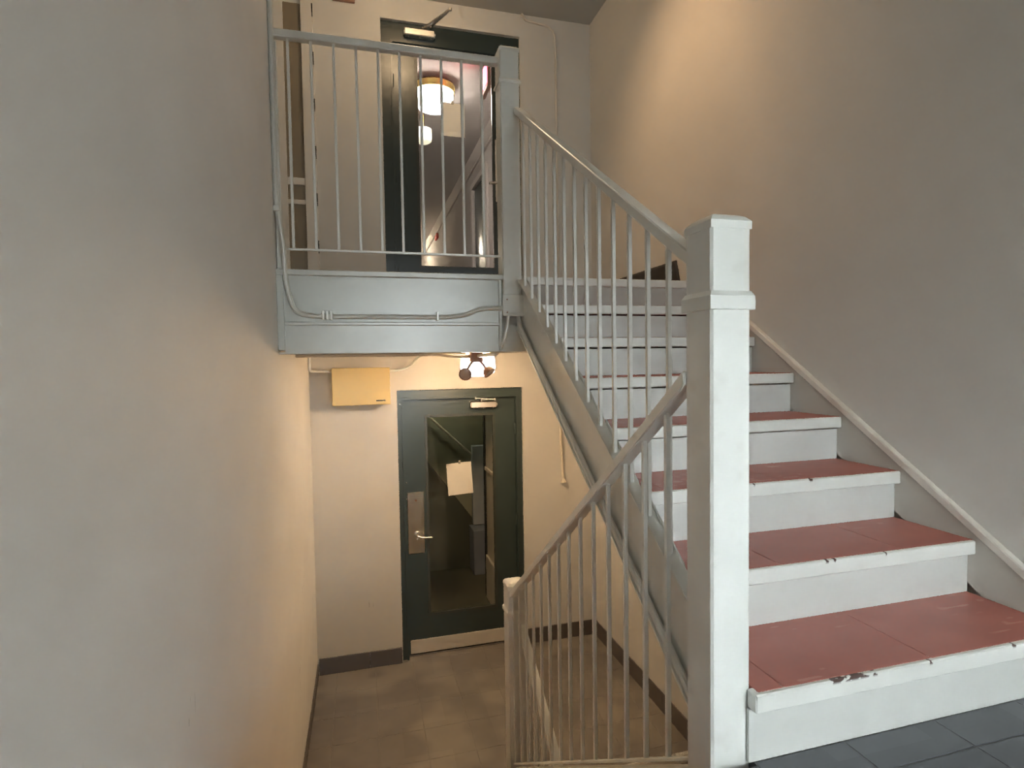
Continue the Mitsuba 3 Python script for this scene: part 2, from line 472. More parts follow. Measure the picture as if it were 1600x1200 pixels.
def down():
    t = thing('staircase', 'tiled staircase falling from the half landing to the lower door', 'staircase')
    z = lambda y, o: -sl * (y - Y1) + o
    st = obj('stringer', prism(yz([(Y1 + 0.06, z(Y1 + 0.06, 0.02)), (1.93, z(1.93, 0.02)), (1.93, max(z(1.93, -0.25), ZL)), (1.80, ZL), (Y1 + 0.06, z(Y1 + 0.06, -0.27))]), 0, 1.20, 1.21), 'mat_steel_paint', t, smooth=False)
    obj('flange', prism(yz([(0.18, z(0.18, 0.03)), (1.95, z(1.95, 0.03)), (1.95, z(1.95, 0.02)), (0.18, z(0.18, 0.02))]), 0, XD1 - 0.01, 1.25, 0.002), 'mat_steel_paint', st)
    obj('wall_stringer', prism(yz([(Y1, z(Y1, 0.04)), (1.93, z(1.93, 0.04)), (1.93, ZL), (Y1, z(Y1, -0.25))]), 0, 0.001, 0.012), 'mat_skirt', t, smooth=False)
    for i in range(1, 9):
        zt, yr = -i * RD, Y1 + (i - 1) * TD
        s = t + '__step' + (f'_{i - 1:03d}' if i > 1 else '')
        obj('riser', box(0.012, XD1, yr - 0.01, yr - 0.002, zt, zt + RD - 0.04), 'mat_riser_paint', s, smooth=False)
        if i < 8:
            obj('nosing', box(0.012, XD1, yr + TD - 0.03, yr + TD + 0.012, zt - 0.045, zt - 0.001, 0.003), 'mat_riser_paint', s, smooth=False)
            obj('tread_tile', box(0.012, XD1, yr - 0.01, yr + TD, zt - 0.03, zt + 0.001, 0.001), 'mat_tread', s, smooth=False)
    return t


down()
obj('edge_trim', box(0.0, 1.2, YE + 0.02, YE + 0.035, -0.045, 0.001, 0.003), 'mat_riser_paint', 'floor')


# ------------------------------------------------------------------ newel posts
def newel(x0, y0, z0, z1, band, label, w=0.11, plate=None):
    t = thing('newel_post', label, 'newel post')
    x1, y1 = x0 + w, y0 + w
    obj('shaft', box(x0, x1, y0, y1, z0, z1 - 0.035, 0.006), 'mat_steel_paint', t)
    e = 0.006
    bt, bb = band
    c = [(x0 - e, x1 + e, y0 - e, y1 + e)]
    pts = []
    for (g, zz) in ((e, bb), (e + 0.001, bb + 0.002), (e + 0.001, bt - 0.012), (0.0, bt)):
        pts += [(x, y, zz) for x in (x0 - g, x1 + g) for y in (y0 - g, y1 + g)]
    obj('collar', hull(pts), 'mat_steel_paint', t)
    # cap: a square plate with softly domed top
    pts, n = [], 11
    cx, cy, hw = (x0 + x1) / 2, (y0 + y1) / 2, w / 2 + 0.0015
    for a in np.linspace(-1, 1, n):
        for b in np.linspace(-1, 1, n):
            d = 1 - max(abs(a), abs(b)) ** 2.6
            pts.append((cx + a * hw, cy + b * hw, z1 - 0.020 + 0.020 * d - 0.003 * (max(abs(a), abs(b)) > 0.99)))
    for a in (-1, 1):
        for b in (-1, 1):
            pts.append((cx + a * hw, cy + b * hw, z1 - 0.042))
    obj('cap', hull(pts), 'mat_steel_paint', t, smooth=False)
    if plate:
        obj('base_plate', box(x0 - 0.004, x1 + 0.012, y0 - 0.008, y0 + 0.02, plate[0], plate[1], 0.002), 'mat_steel_paint', t)
        for (xx, zz) in ((x0 + 0.02, plate[1] - 0.028), (x0 + 0.02, plate[0] + 0.02)):
            obj('bolt', lathe([(0, 0), (0.005, 0), (0.004, 0.003), (0, 0.004)], 10, (xx, y0 - 0.008, zz), (0, -1, 0)), 'mat_bronze', t)
    return t


N1 = (1.206, 0.068)
newel(N1[0], N1[1], -0.24, 1.352, (1.162, 1.117), 'large white square newel post standing in front of the red steps')
N2 = (1.172, 1.925)
newel(N2[0], N2[1], 1.254, 2.742, (2.556, 2.530), 'white newel post at the corner of the upper landing beside the dark door', plate=(1.254, 1.372))
N3 = (1.190, 2.00)
newel(N3[0], N3[1], ZL, -0.285, (-0.452, -0.480), 'small newel post at the foot of the falling stairs')


# ------------------------------------------------------------------ railings
def railing(label, xc, pa, pb, ys, foot, w=0.046, h=0.042, bot=None, cat='railing', bw=0.0068):
    """Sloped railing in the plane x = xc: handrail between (y, z of its top) pa and pb."""
    t = thing('stair_railing', label, cat)
    (ya, za), (yb, zb) = pa, pb
    s = (zb - za) / (yb - ya)
    obj('handrail', prism([(ya, za), (yb, zb), (yb, zb - h), (ya, za - h)], 0, xc - w / 2, xc + w / 2, 0.004), 'mat_steel_paint', t)
    if bot:
        obj('bottom_rail', prism([(ya, foot(ya) + 0.012), (yb, foot(yb) + 0.012), (yb, foot(yb)), (ya, foot(ya))], 0, xc - 0.013, xc + 0.013, 0.002), 'mat_steel_paint', t)
    for y in ys:
        zt = za + s * (y - ya) - h + 0.004
        b = box(xc - bw, xc + bw, y - bw, y + bw, foot(y) + (0.01 if bot else 0.0), zt, 0.0012)
        obj('baluster', b, 'mat_steel_paint', t, smooth=False)
    return t


XUP, XDN = 1.272, 1.222
ups = np.linspace(0.368, 1.833, 13)
railing('white stair railing climbing from the large newel post to the upper landing', XUP, (N1[1] + 0.108, 1.249), (N2[1] + 0.002, 2.405), ups, lambda y: nose(y) + 0.011)
dns = np.linspace(0.296, 1.991, 14)
fd = lambda y: -sl * (y - Y1) + 0.045
railing('white stair railing falling from the large newel post to the lower landing', XDN, (N1[1] + 0.108, 0.975), (N3[1] + 0.002, -0.335), dns, fd, bot=True)
railing('white stair railing sinking behind the small lower newel post', XUP, (N1[1] + 0.108, 1.249 - FF), (N3[1] + 0.004, 2.405 - FF + 0.05), ups, lambda y: nose(y) + 0.011 - FF)

# guard of the upper landing
t = thing('landing_railing', 'white guard railing along the edge of the upper landing', 'railing')
yg = N2[1] + 0.055
obj('handrail', box(0.002, N2[0] + 0.002, yg - 0.023, yg + 0.023, 2.643, 2.681, 0.004), 'mat_steel_paint', t)
obj('bottom_rail', box(0.03, N2[0] + 0.002, yg - 0.006, yg + 0.006, 1.586, 1.598, 0.0015), 'mat_steel_paint', t)
obj('wall_post', box(0.003, 0.031, yg - 0.016, yg + 0.012, ZU, 2.622, 0.003), 'mat_steel_paint', t)
for x in np.linspace(0.084, 1.081, 10):
    obj('baluster', box(x - 0.0068, x + 0.0068, yg - 0.0068, yg + 0.0068, 1.596, 2.647, 0.0012), 'mat_steel_paint', t, smooth=False)

# fascia of the upper landing
t = thing('landing_fascia', 'painted steel fascia toned down against daylight along the edge of the upper landing', 'fascia')
obj('edge_lip', box(0.0, XS0 + 0.0, YL - 0.022, YL + 0.06, ZU - 0.026, ZU + 0.004, 0.004), 'mat_fascia_dimmed', t)
obj('upper_panel', box(0.03, 1.152, YL, YL + 0.02, 1.212, ZU - 0.024), 'mat_fascia_dimmed', t, smooth=False)
obj('seam_strip', box(0.03, 1.152, YL - 0.012, YL + 0.005, 1.202, 1.220, 0.003), 'mat_fascia_dimmed', t)
obj('lower_panel', box(0.03, 1.31, YL + 0.004, YL + 0.02, 1.062, 1.206), 'mat_fascia_dimmed', t, smooth=False)
obj('end_angle', box(0.0, 0.034, YL - 0.016, YL + 0.02, 1.075, 1.46, 0.003), 'mat_fascia_dimmed', t)
obj('end_angle', box(1.15, 1.168, YL - 0.012, YL + 0.02, 1.066, 1.46, 0.003), 'mat_fascia_dimmed', t)
obj('bottom_flange', box(0.0, 1.31, YL + 0.004, YL + 0.09, 1.056, 1.066, 0.002), 'mat_fascia_dimmed', t)



# ------------------------------------------------------------------ the two dark doors
def glazed_door(name, label, o, yl, leaf_x, leaf_z, glass, hinge_right, closer_label):
    x0, x1, z0, z1 = o
    d = struct(name, None, None, label)
    lx0, lx1 = leaf_x
    lz0, lz1 = leaf_z
    fr = box(x0, x1, yl - 0.045, yl + 0.06, z0, z1) - box(lx0 - 0.003, lx1 + 0.003, yl - 0.1, yl + 0.1, z0 - 0.1, lz1 + 0.004)
    obj('frame', fr, 'mat_door', d, smooth=False)
    # stop moulding around the leaf
    st = box(lx0 - 0.02, lx1 + 0.02, yl - 0.056, yl - 0.044, z0, lz1 + 0.022) - box(lx0 - 0.004, lx1 + 0.004, yl - 0.1, yl + 0.1, z0 - 0.1, lz1 + 0.005)
    obj('stop', st, 'mat_door', d, smooth=False)
    gx0, gx1, gz0, gz1 = glass
    leaf = box(lx0, lx1, yl, yl + 0.042, lz0, lz1) - box(gx0, gx1, yl - 0.1, yl + 0.2, gz0, gz1)
    lf = obj('leaf', leaf, 'mat_door', d, smooth=False)
    e = 0.016
    bead = box(gx0 - 0.006, gx1 + 0.006, yl - 0.006, yl + 0.02, gz0 - 0.006, gz1 + 0.006) - box(gx0 + e, gx1 - e, yl - 0.1, yl + 0.1, gz0 + e, gz1 - e)
    obj('glazing_bead', bead, 'mat_bead', lf, smooth=False)
    y = yl + 0.021
    obj('pane', trimesh.Trimesh([[gx0, y, gz0], [gx1, y, gz0], [gx1, y, gz1], [gx0, y, gz1]], [[0, 1, 2], [0, 2, 3]], process=False), 'mat_pane', lf, smooth=False)
    xh = lx1 + 0.001 if hinge_right else lx0 - 0.001
    for zz in (lz0 + 0.25, (lz0 + lz1) / 2, lz1 - 0.28):
        obj('hinge', rod((xh, yl - 0.008, zz - 0.05), (xh, yl - 0.008, zz + 0.05), 0.008, 8), 'mat_door', d)
    return d, lf


scene['mat_bead'] = {'type': 'principled', 'base_color': rgb(0.03, 0.034, 0.03), 'roughness': 0.3, 'specular': 0.5}

# lower door
d, lf = glazed_door('door_1', 'dark green black lower door with tall glass pane', DL, 3.665, (0.736, 1.700), (ZL + 0.018, 0.690), (0.912, 1.516, -1.172, 0.552), True, '')
obj('kick_plate', box(0.748, 1.690, 3.660, 3.666, ZL + 0.02, -1.374, 0.001), 'mat_kick', lf, label='brushed metal kick plate')
pl = obj('lock_plate', box(0.748, 0.888, 3.658, 3.666, -0.622, -0.096, 0.002), 'mat_plate', lf, label='brushed metal lock plate')
hx, hz = 0.822, -0.455
lever = join(rod((hx, 3.658, hz), (hx, 3.612, hz), 0.012, 14), place(pipe([(hx, 3.620, hz), (hx, 3.606, hz - 0.005), (hx + 0.035, 3.603, hz - 0.020), (hx + 0.125, 3.606, hz - 0.026)], 0.0095, 0.02)),
             lathe([(0, 0), (0.026, 0), (0.026, 0.004), (0.02, 0.008), (0, 0.008)], 20, (hx, 3.658, hz), (0, -1, 0)))
obj('lever_handle', lever, 'mat_metal', lf, label='bright metal lever handle')
obj('key_cylinder', lathe([(0, 0), (0.009, 0), (0.009, 0.006), (0, 0.007)], 14, (0.818, 3.658, -0.165), (0, -1, 0)), 'mat_bronze', lf)
obj('key_cylinder', lathe([(0, 0), (0.008, 0), (0.008, 0.008), (0, 0.012)], 14, (0.822, 3.652, -0.50), (0, -1, 0)), 'mat_metal', lf)


def closer(lf, x0, x1, zc, yl, arm, label, mat='mat_metal'):
    body = join(box(x0, x1, yl - 0.058, yl, zc - 0.028, zc + 0.028, 0.006), rod((x0 - 0.004, yl - 0.03, zc - 0.0), (x0 + 0.01, yl - 0.03, zc), 0.024, 16), rod((x1 - 0.01, yl - 0.03, zc), (x1 + 0.004, yl - 0.03, zc), 0.024, 16))
    c = obj('door_closer', body, mat, lf, label=label)
    a = [np.array(p) for p in arm]
    parts = [rod(a[0] - (0, 0, 0.02), a[0] + (0, 0, 0.012), 0.011, 12)]
    for p, q in zip(a, a[1:]):
        fm = frame(q - p, (0, 0, 1))
        L = np.linalg.norm(q - p)
        parts.append(place(box(-0.005, 0.005, -0.011, 0.011, 0, L, 0.002), fm, p))
        parts.append(rod(q - (0, 0, 0.01), q + (0, 0, 0.01), 0.011, 10))
    obj('arm', join(*parts), mat, lf)
    for xx in (x0 + 0.03, x1 - 0.03, (x0 + x1) / 2):
        obj('screw', rod((xx, yl - 0.03, zc - 0.034), (xx, yl - 0.03, zc - 0.024), 0.006, 8), mat, lf)


closer(lf, 1.300, 1.530, 0.632, 3.665, [(1.40, 3.635, 0.672), (1.50, 3.56, 0.680), (1.345, 3.615, 0.690)], 'bright metal door closer with folded arm')
obj('threshold', box(DL[0], DL[1], 3.655, 3.75, ZL, ZL + 0.008, 0.002), 'mat_base', 'door_1')
for zz in (-0.03, -0.17):
    obj('screw', lathe([(0, 0), (0.006, 0), (0.005, 0.003), (0, 0.004)], 10, (0.742, 3.665, zz + 0.02), (0, -1, 0)), 'mat_metal', lf)
obj('screw', lathe([(0, 0), (0.006, 0), (0.005, 0.003), (0, 0.004)], 10, (0.70, 3.62, 0.66), (0, -1, 0)), 'mat_metal', 'door_1')

# upper door
d, lf2 = glazed_door('door_2', 'dark green black upper door with tall glass pane', DU, 3.665, (0.712, 1.712), (ZU + 0.012, 3.60), (0.895, 1.556, 1.80, 3.555), False, '')
obj('lock_plate', box(1.562, 1.672, 3.658, 3.666, 2.385, 2.915, 0.002), 'mat_kick', lf2, label='brushed metal lock plate')
hx, hz = 1.60, 2.535
lever = join(rod((hx, 3.658, hz), (hx, 3.612, hz), 0.012, 14), pipe([(hx, 3.620, hz), (hx, 3.606, hz + 0.003), (hx - 0.03, 3.603, hz), (hx - 0.105, 3.606, hz - 0.012)], 0.011, 0.02),
             lathe([(0, 0), (0.026, 0), (0.026, 0.004), (0.02, 0.008), (0, 0.008)], 20, (hx, 3.658, hz), (0, -1, 0)))
obj('lever_handle', lever, 'mat_metal', lf2, label='bright metal lever handle')
closer(lf2, 0.805, 1.050, 3.680, 3.622, [(0.955, 3.59, 3.722), (1.14, 3.315, 3.742), (1.02, 3.585, 3.748)], 'metal door closer with arm reaching out')

# notices taped on the panes
def paper(x0, x1, z0, z1, y, tilt, label, curl=0.004):
    n = 8
    u, v = np.meshgrid(np.linspace(0, 1, n), np.linspace(0, 1, n))
    X = (u - 0.5) * (x1 - x0)
    Z = (v - 0.5) * (z1 - z0)
    Yv = -curl * (2 * u - 1) ** 4 - curl * 0.5 * (1 - v) ** 3
    c, s = math.cos(tilt), math.sin(tilt)
    P = np.stack([(x0 + x1) / 2 + c * X - s * Z, y + Yv, (z0 + z1) / 2 + s * X + c * Z], -1).reshape(-1, 3)
    B = P + [0, 0.0006, 0]
    f, g = [], []
    for i in range(n - 1):
        for j in range(n - 1):
            a = i * n + j
            f += [(a, a + 1, a + n + 1), (a, a + n + 1, a + n)]
    f = np.array(f)
    rim = [j for j in range(n)] + [i * n + n - 1 for i in range(1, n)] + [(n - 1) * n + j for j in range(n - 2, -1, -1)] + [i * n for i in range(n - 2, 0, -1)]
    m = n * n
    side = []
    for a, b in zip(rim, rim[1:] + rim[:1]):
        side += [(b, a, a + m), (b, a + m, b + m)]
    mesh = trimesh.Trimesh(np.vstack([P, B]), np.vstack([f, f[:, ::-1] + m, side]), process=False)
    k = thing('paper_notice', label, 'notice')
    obj('sheet', mesh, 'mat_paper', k, smooth=False)
    cx, cz = (x0 + x1) / 2, z1
    obj('tape', place(box(-0.01, 0.01, -0.0012, 0.0, -0.012, 0.02), np.array([[c, 0, -s], [0, 1, 0], [s, 0, c]]), (cx, y - 0.0006, cz)), 'mat_tape', k, smooth=False)


scene['mat_tape'] = {'type': 'principled', 'base_color': rgb(0.45, 0.43, 0.36), 'roughness': 0.3}
paper(1.092, 1.312, -0.148, 0.130, 3.680, math.radians(3.0), 'tilted blank white paper notice taped on the lower door glass')
paper(1.100, 1.304, 2.915, 3.195, 3.680, math.radians(-1.0), 'blank white paper notice taped on the upper door glass')

# ------------------------------------------------------------------ lower landing lamp and its conduits
LX, LY = 1.185, 2.72
t = thing('ceiling_lamp', 'glowing glass lamp hanging under the upper landing above the lower door', 'lamp')
obj('base', lathe([(0, 0), (0.085, 0), (0.085, -0.014), (0.07, -0.022), (0, -0.022)][::-1], 28, (LX, LY, 1.075)), 'mat_bronze', t)
prof = [(0, 0.900), (0.04, 0.901), (0.085, 0.910), (0.113, 0.930), (0.122, 0.965), (0.120, 1.010), (0.110, 1.040), (0.075, 1.053), (0, 1.053)]
scene[t + '__globe'] = {**mikit.ply(lathe([(r, z) for r, z in prof], 36, (LX, LY, 0)), 'mat_opal', smooth=True), 'emitter': {'type': 'area', 'radiance': rgb(*LAMP_LOW)}}
t = thing('emergency_light', 'brown twin headed emergency light in front of the glowing lamp', 'emergency light')
ey = 2.50
obj('box', box(1.088, 1.168, ey - 0.03, ey + 0.03, 1.000, 1.075, 0.004), 'mat_bronze', t)
for sx, hx_, hz_, dirn in ((1.105, 1.052, 0.926, (-0.25, -0.9, -0.3)), (1.155, 1.206, 0.936, (0.55, -0.45, -0.75))):
    dv = np.array(dirn) / np.linalg.norm(dirn)
    h = np.array([hx_, ey - 0.02, hz_])
    hk = obj('lamp_head', lathe([(0, -0.03), (0.02, -0.03), (0.036, -0.012), (0.042, 0.008), (0.042, 0.014), (0.038, 0.014), (0.037, 0.008), (0, 0.008)], 24, h, dv), 'mat_bronze', t)
    obj('lens', lathe([(0, 0.016), (0.02, 0.0145), (0.036, 0.0085), (0, 0.0085)][::-1], 24, h, dv), 'mat_lens', hk)
    obj('arm', pipe([(sx, ey, 1.005), (sx + (hx_ - sx) * 0.35, ey - 0.005, 0.985), h - dv * 0.02], 0.008, 0.02), 'mat_bronze', t)

t = thing('battery_box', 'yellow beige metal box on the wall left of the lower door', 'electrical box')
obj('case', box(0.180, 0.614, 3.45, YB, 0.680, 0.966, 0.004), 'mat_box', t)
obj('cover', box(0.176, 0.618, 3.443, 3.452, 0.676, 0.970, 0.003), 'mat_box', t)
obj('vent_slot', box(0.508, 0.580, 3.441, 3.444, 0.703, 0.713), 'mat_black', t, smooth=False, label='small black slot')
obj('badge', box(0.200, 0.248, 3.4415, 3.4435, 0.692, 0.699), 'mat_badge', t, smooth=False)
scene['mat_badge'] = {'type': 'principled', 'base_color': rgb(0.5, 0.37, 0.18), 'roughness': 0.5}

solid('conduit', pipe([(0.0, 2.70, 1.058), (0.9, 2.70, 1.058), (1.02, 2.68, 1.040), (1.09, 2.53, 1.040)], 0.012, 0.08), 'mat_steel_dark', 'thin conduit under the landing running from the left wall to the lamp', 'conduit')
scene['mat_steel_dark'] = {'type': 'principled', 'base_color': rgb(0.40, 0.36, 0.30), 'roughness': 0.4, 'specular': 0.4}
solid('conduit', pipe([(0.012, 3.50, 1.075), (0.012, 3.50, 0.945), (0.19, 3.50, 0.945)], 0.011, 0.03), 'mat_steel_paint', 'short elbow conduit left of the yellow box', 'conduit')
solid('conduit', pipe([(0.61, 3.50, 0.943), (0.70, 3.50, 0.943), (0.78, 3.49, 0.975), (0.85, 3.40, 1.06), (0.86, 3.1, 1.062), (0.86, 2.71, 1.062)], 0.010, 0.06), 'mat_steel_paint', 'bent conduit leaving the right side of the yellow box', 'conduit')

# conduit on the fascia
yc = YL - 0.014
t = thing('conduit', 'long white conduit running down the left wall and along the landing fascia', 'conduit')
obj('pipe', pipe([(0.013, 1.925, ZC), (0.013, 1.925, 1.80), (0.040, 1.925, 1.62), (0.046, yc, 1.40), (0.085, yc, 1.262), (0.19, yc, 1.247), (0.87, yc, 1.247), (0.97, yc, 1.262), (1.04, yc, 1.295), (1.185, yc, 1.298)], 0.0125, 0.10, 12), 'mat_steel_paint', t)
obj('clamp', box(0.0, 0.030, 1.908, 1.942, 1.765, 1.795, 0.003), 'mat_steel_paint', t)
for x in (0.215, 0.235, 0.255, 0.80):
    obj('clamp', box(x, x + 0.012, yc - 0.016, YL, 1.228, 1.275, 0.002), 'mat_steel_paint', t)
solid('conduit', pipe([(1.20, 1.925, 1.256), (1.195, 1.93, 1.20), (1.165, 1.935, 1.09), (1.15, 2.0, 1.045), (1.12, 2.3, 1.040), (1.14, 2.48, 1.040)], 0.011, 0.06), 'mat_steel_paint', 'conduit dropping from the upper newel post to the emergency light', 'conduit')
zc = lambda y: nose(y) - 0.290 + 0.026
solid('conduit', pipe([(1.262, 1.935, 1.256), (1.262, 1.925, 1.20), (1.265, 1.78, zc(1.78)), (1.265, 1.0, zc(1.0)), (1.265, 0.20, zc(0.20))], 0.012, 0.05), 'mat_steel_paint', 'conduit following the underside of the rising stair stringer', 'conduit')

# pipe stub on the lower wall
t = thing('pipe', 'thin white pipe with a flared end on the wall right of the lower door', 'pipe')
obj('tube', pipe([(2.098, YB - 0.02, 1.05), (2.098, YB - 0.02, 0.28), (2.110, YB - 0.022, 0.0), (2.116, YB - 0.024, -0.055)], 0.010, 0.05), 'mat_cream', t)
obj('flare', lathe([(0.010, 0), (0.013, 0.012), (0.026, 0.034), (0.026, 0.040), (0, 0.040)], 18, (2.116, YB - 0.026, -0.045), (0.02, 0, -1)), 'mat_cream', t)

# conduit on the upper wall right of the door
t = thing('conduit', 'thin conduit hanging from the ceiling right of the upper door', 'conduit')
obj('pipe', pipe([(1.79, YB - 0.012, ZC), (1.80, YB - 0.012, 3.95), (1.83, YB - 0.012, 3.905), (2.03, YB - 0.012, 3.885), (2.09, YB - 0.012, 3.83), (2.097, YB - 0.012, 3.70), (2.097, YB - 0.012, ZU + 0.15)], 0.010, 0.05), 'mat_wall_pipe', t)
scene['mat_wall_pipe'] = {'type': 'principled', 'base_color': rgb(0.52, 0.48, 0.43), 'roughness': 0.5, 'specular': 0.3}
solid('wall_plate', box(0.255, 0.425, YB - 0.025, YB, 3.84, ZC - 0.02, 0.003), 'mat_bronze', 'small dark plate high on the wall left of the upper door', 'plate')

t = thing('ceiling_lamp', 'dim glass ceiling lamp over the upper landing', 'lamp')
obj('base', lathe([(0, 0), (0.095, 0), (0.095, -0.016), (0.07, -0.022), (0, -0.022)][::-1], 28, (0.82, 2.72, ZC)), 'mat_bronze', t)
scene[t + '__globe'] = {**mikit.ply(lathe([(r, z - 1.053 + ZC - 0.02) for r, z in prof], 36, (0.82, 2.72, 0)), 'mat_opal', smooth=True), 'emitter': {'type': 'area', 'radiance': rgb(*LAMP_TOP)}}

# slotted channel in the corner of the upper landing
t = thing('wall_channel', 'white slotted vertical channel in the corner left of the upper door', 'channel')
obj('channel', box(0.016, 0.105, YB - 0.03, YB, ZU, ZC, 0.003), 'mat_trim', t)
for zz in (3.73, 3.365, 3.01, 2.65, 2.285, 1.92):
    obj('slot', hull([(0.097, YB - 0.032, zz + 0.05), (0.101, YB - 0.032, zz - 0.05), (0.1065, YB - 0.02, zz - 0.045), (0.1065, YB - 0.032, zz + 0.05), (0.1065, YB - 0.032, zz - 0.05), (0.099, YB - 0.029, zz)]), 'mat_black', t, smooth=False)

# panelled door in the left wall of the upper landing
d3 = struct('door_3', None, None, 'beige panelled door in the alcove left of the upper door')
yd = YB - 0.004
lf3 = obj('leaf', box(-0.70, 0.016, yd, YB, ZU, 3.78), 'mat_panel', d3, smooth=False)
scene['mat_panel'] = {'type': 'principled', 'base_color': rgb(0.20, 0.165, 0.115), 'roughness': 0.5}
for (a, b, c, e) in ((-0.215, -0.112, ZU, 3.78), (-0.70, -0.60, ZU, 3.78), (-0.60, -0.215, 2.397, 2.452), (-0.60, -0.215, 2.249, 2.284), (-0.112, 0.016, 2.397, 2.452), (-0.112, 0.016, 2.249, 2.284), (-0.112, 0.016, ZU, ZU + 0.2)):
    obj('rail', box(a, b, yd - 0.014, yd, c, e, 0.002), 'mat_trim', lf3, smooth=False)

# ceiling spotlight above the edge of the upper landing, aimed at the right wall
t = thing('spotlight', 'small ceiling spotlight over the stairs aimed at the right wall', 'spotlight')
SP, SA = np.array([1.15, 1.90, 3.84]), np.array([2.42, 2.02, 2.33])
sd = (SA - SP) / np.linalg.norm(SA - SP)
obj('base', lathe([(0, 0), (0.05, 0), (0.05, -0.012), (0, -0.014)][::-1], 24, (SP[0] - 0.03, SP[1], ZC)), 'mat_bronze', t)
obj('can', lathe([(0, -0.10), (0.03, -0.098), (0.045, -0.06), (0.052, 0.0), (0.052, 0.02), (0.048, 0.02), (0.047, 0.0), (0.040, -0.05), (0, -0.06)], 28, SP - sd * 0.03, sd), 'mat_bronze', t)
obj('arm', rod((SP[0] - 0.03, SP[1], ZC - 0.012), SP - sd * 0.09, 0.008, 10), 'mat_bronze', t)
scene['spotlight_beam'] = {'type': 'spot', 'intensity': rgb(*SPOT_RIGHT), 'cutoff_angle': 40.0, 'beam_width': 16.0,
                           'to_world': T().look_at(origin=(SP + sd * 0.0).tolist(), target=SA.tolist(), up=[0, 0, 1])}

# ------------------------------------------------------------------ corridor behind the upper door
HY0, HY1 = YB + 0.16, 14.5
HX0, HX1, HZ = 0.10, 2.07, 3.945
struct('wall_hall_right', box(HX1, HX1 + 0.1, HY0, 6.25, ZU, HZ + 0.1), 'mat_hall', 'pale wall of the corridor behind the upper door')
struct('wall_hall_right_far', join(box(HX1, HX1 + 0.1, 7.15, HY1, ZU, HZ + 0.1), box(HX1, HX1 + 0.1, 6.25, 7.15, 3.55, HZ + 0.1)), 'mat_hall')
struct('wall_hall_left', box(HX0 - 0.1, HX0, HY0, HY1, ZU, HZ + 0.1), 'mat_hall')
struct('wall_hall_end', box(HX0, HX1, HY1, HY1 + 0.1, ZU, HZ + 0.1), 'mat_hall')
struct('ceiling_hall', box(HX0, HX1, HY0, HY1, HZ, HZ + 0.1), 'mat_hall', 'corridor ceiling seen through the upper door')
struct('floor_hall', box(HX0, HX1, HY0, HY1, ZU - 0.1, ZU), 'mat_slate', 'corridor floor behind the upper door')
k = struct('trim_1', None, None, 'crown moulding along the corridor ceiling')
cp = [(HX1 - 0.09, HZ), (HX1, HZ), (HX1, HZ - 0.10), (HX1 - 0.015, HZ - 0.10), (HX1 - 0.035, HZ - 0.06), (HX1 - 0.07, HZ - 0.03)]
obj('cove', prism([(x, z) for x, z in cp[:4]] + [(HX1 - 0.07, HZ - 0.025)], 1, HY0, HY1), 'mat_hall_trim', k, smooth=False)
obj('bead', prism([(HX1 - 0.03, HZ - 0.13), (HX1, HZ - 0.13), (HX1, HZ - 0.11), (HX1 - 0.03, HZ - 0.11)], 1, HY0, HY1), 'mat_hall_trim', k, smooth=False)
d4 = struct('door_4', None, None, 'dark doorway in the corridor wall seen through the upper door glass')
obj('leaf', box(HX1 + 0.02, HX1 + 0.06, 6.25, 7.15, ZU, 3.55), 'mat_door', d4, smooth=False)
for a, b in ((6.15, 6.25), (7.15, 7.25)):
    obj('casing', box(HX1 - 0.03, HX1 + 0.02, a, b, ZU, 3.55, 0.004), 'mat_hall_trim', d4)
obj('casing', box(HX1 - 0.03, HX1 + 0.02, 6.15, 7.25, 3.55, 3.63, 0.004), 'mat_hall_trim', d4)
CX, CY = 1.216, 4.92
t = thing('ceiling_lamp', 'round glowing ceiling lamp with brass rim in the upper corridor', 'lamp')
obj('rim', lathe([(0.0, 0.03), (0.05, 0.03), (0.05, 0.0), (0.215, 0.0), (0.222, -0.012), (0.216, -0.075), (0.206, -0.075), (0.206, -0.015), (0.0, -0.015)][::-1], 40, (CX, CY, HZ - 0.03)), 'mat_brass', t)
prof = [(0, 3.665), (0.10, 3.668), (0.165, 3.69), (0.195, 3.75), (0.202, 3.82), (0.200, 3.895), (0, 3.895)]
scene[t + '__shade'] = {**mikit.ply(lathe(prof, 40, (CX, CY, 0)), 'mat_opal', smooth=True), 'emitter': {'type': 'area', 'radiance': rgb(*LAMP_HALL)}}
for a in (0.4, 2.5, 4.6):
    obj('clip', box(-0.008, 0.008, -0.006, 0.006, -0.03, 0.03, 0.002).rotate([0, 0, math.degrees(a)]).translate([CX + 0.207 * math.cos(a), CY + 0.207 * math.sin(a), 3.875]), 'mat_brass', t)
t = thing('pendant_lamp', 'small glowing glass pendant lamp hanging behind the round ceiling lamp', 'lamp')
obj('stem', rod((1.16, 5.5, 3.69), (1.16, 5.5, HZ), 0.012), 'mat_brass', t)
scene[t + '__shade'] = {**mikit.ply(lathe([(0, 3.540), (0.06, 3.543), (0.092, 3.565), (0.10, 3.60), (0.10, 3.695), (0, 3.70)], 32, (1.16, 5.5, 0)), 'mat_opal', smooth=True), 'emitter': {'type': 'area', 'radiance': rgb(0.42, 0.39, 0.28)}}
t = thing('ceiling_lamp', 'distant round ceiling lamp far down the upper corridor', 'lamp')
obj('rim', lathe([(0.0, 0.0), (0.205, 0.0), (0.212, -0.02), (0.200, -0.045), (0.185, -0.045), (0.185, -0.02), (0.0, -0.02)][::-1], 40, (1.0, 12.6, HZ)), 'mat_brass', t)
scene[t + '__shade'] = {**mikit.ply(lathe(prof, 40, (1.0, 12.6, 0)), 'mat_opal', smooth=True), 'emitter': {'type': 'area', 'radiance': rgb(*LAMP_HALL_FAR)}}
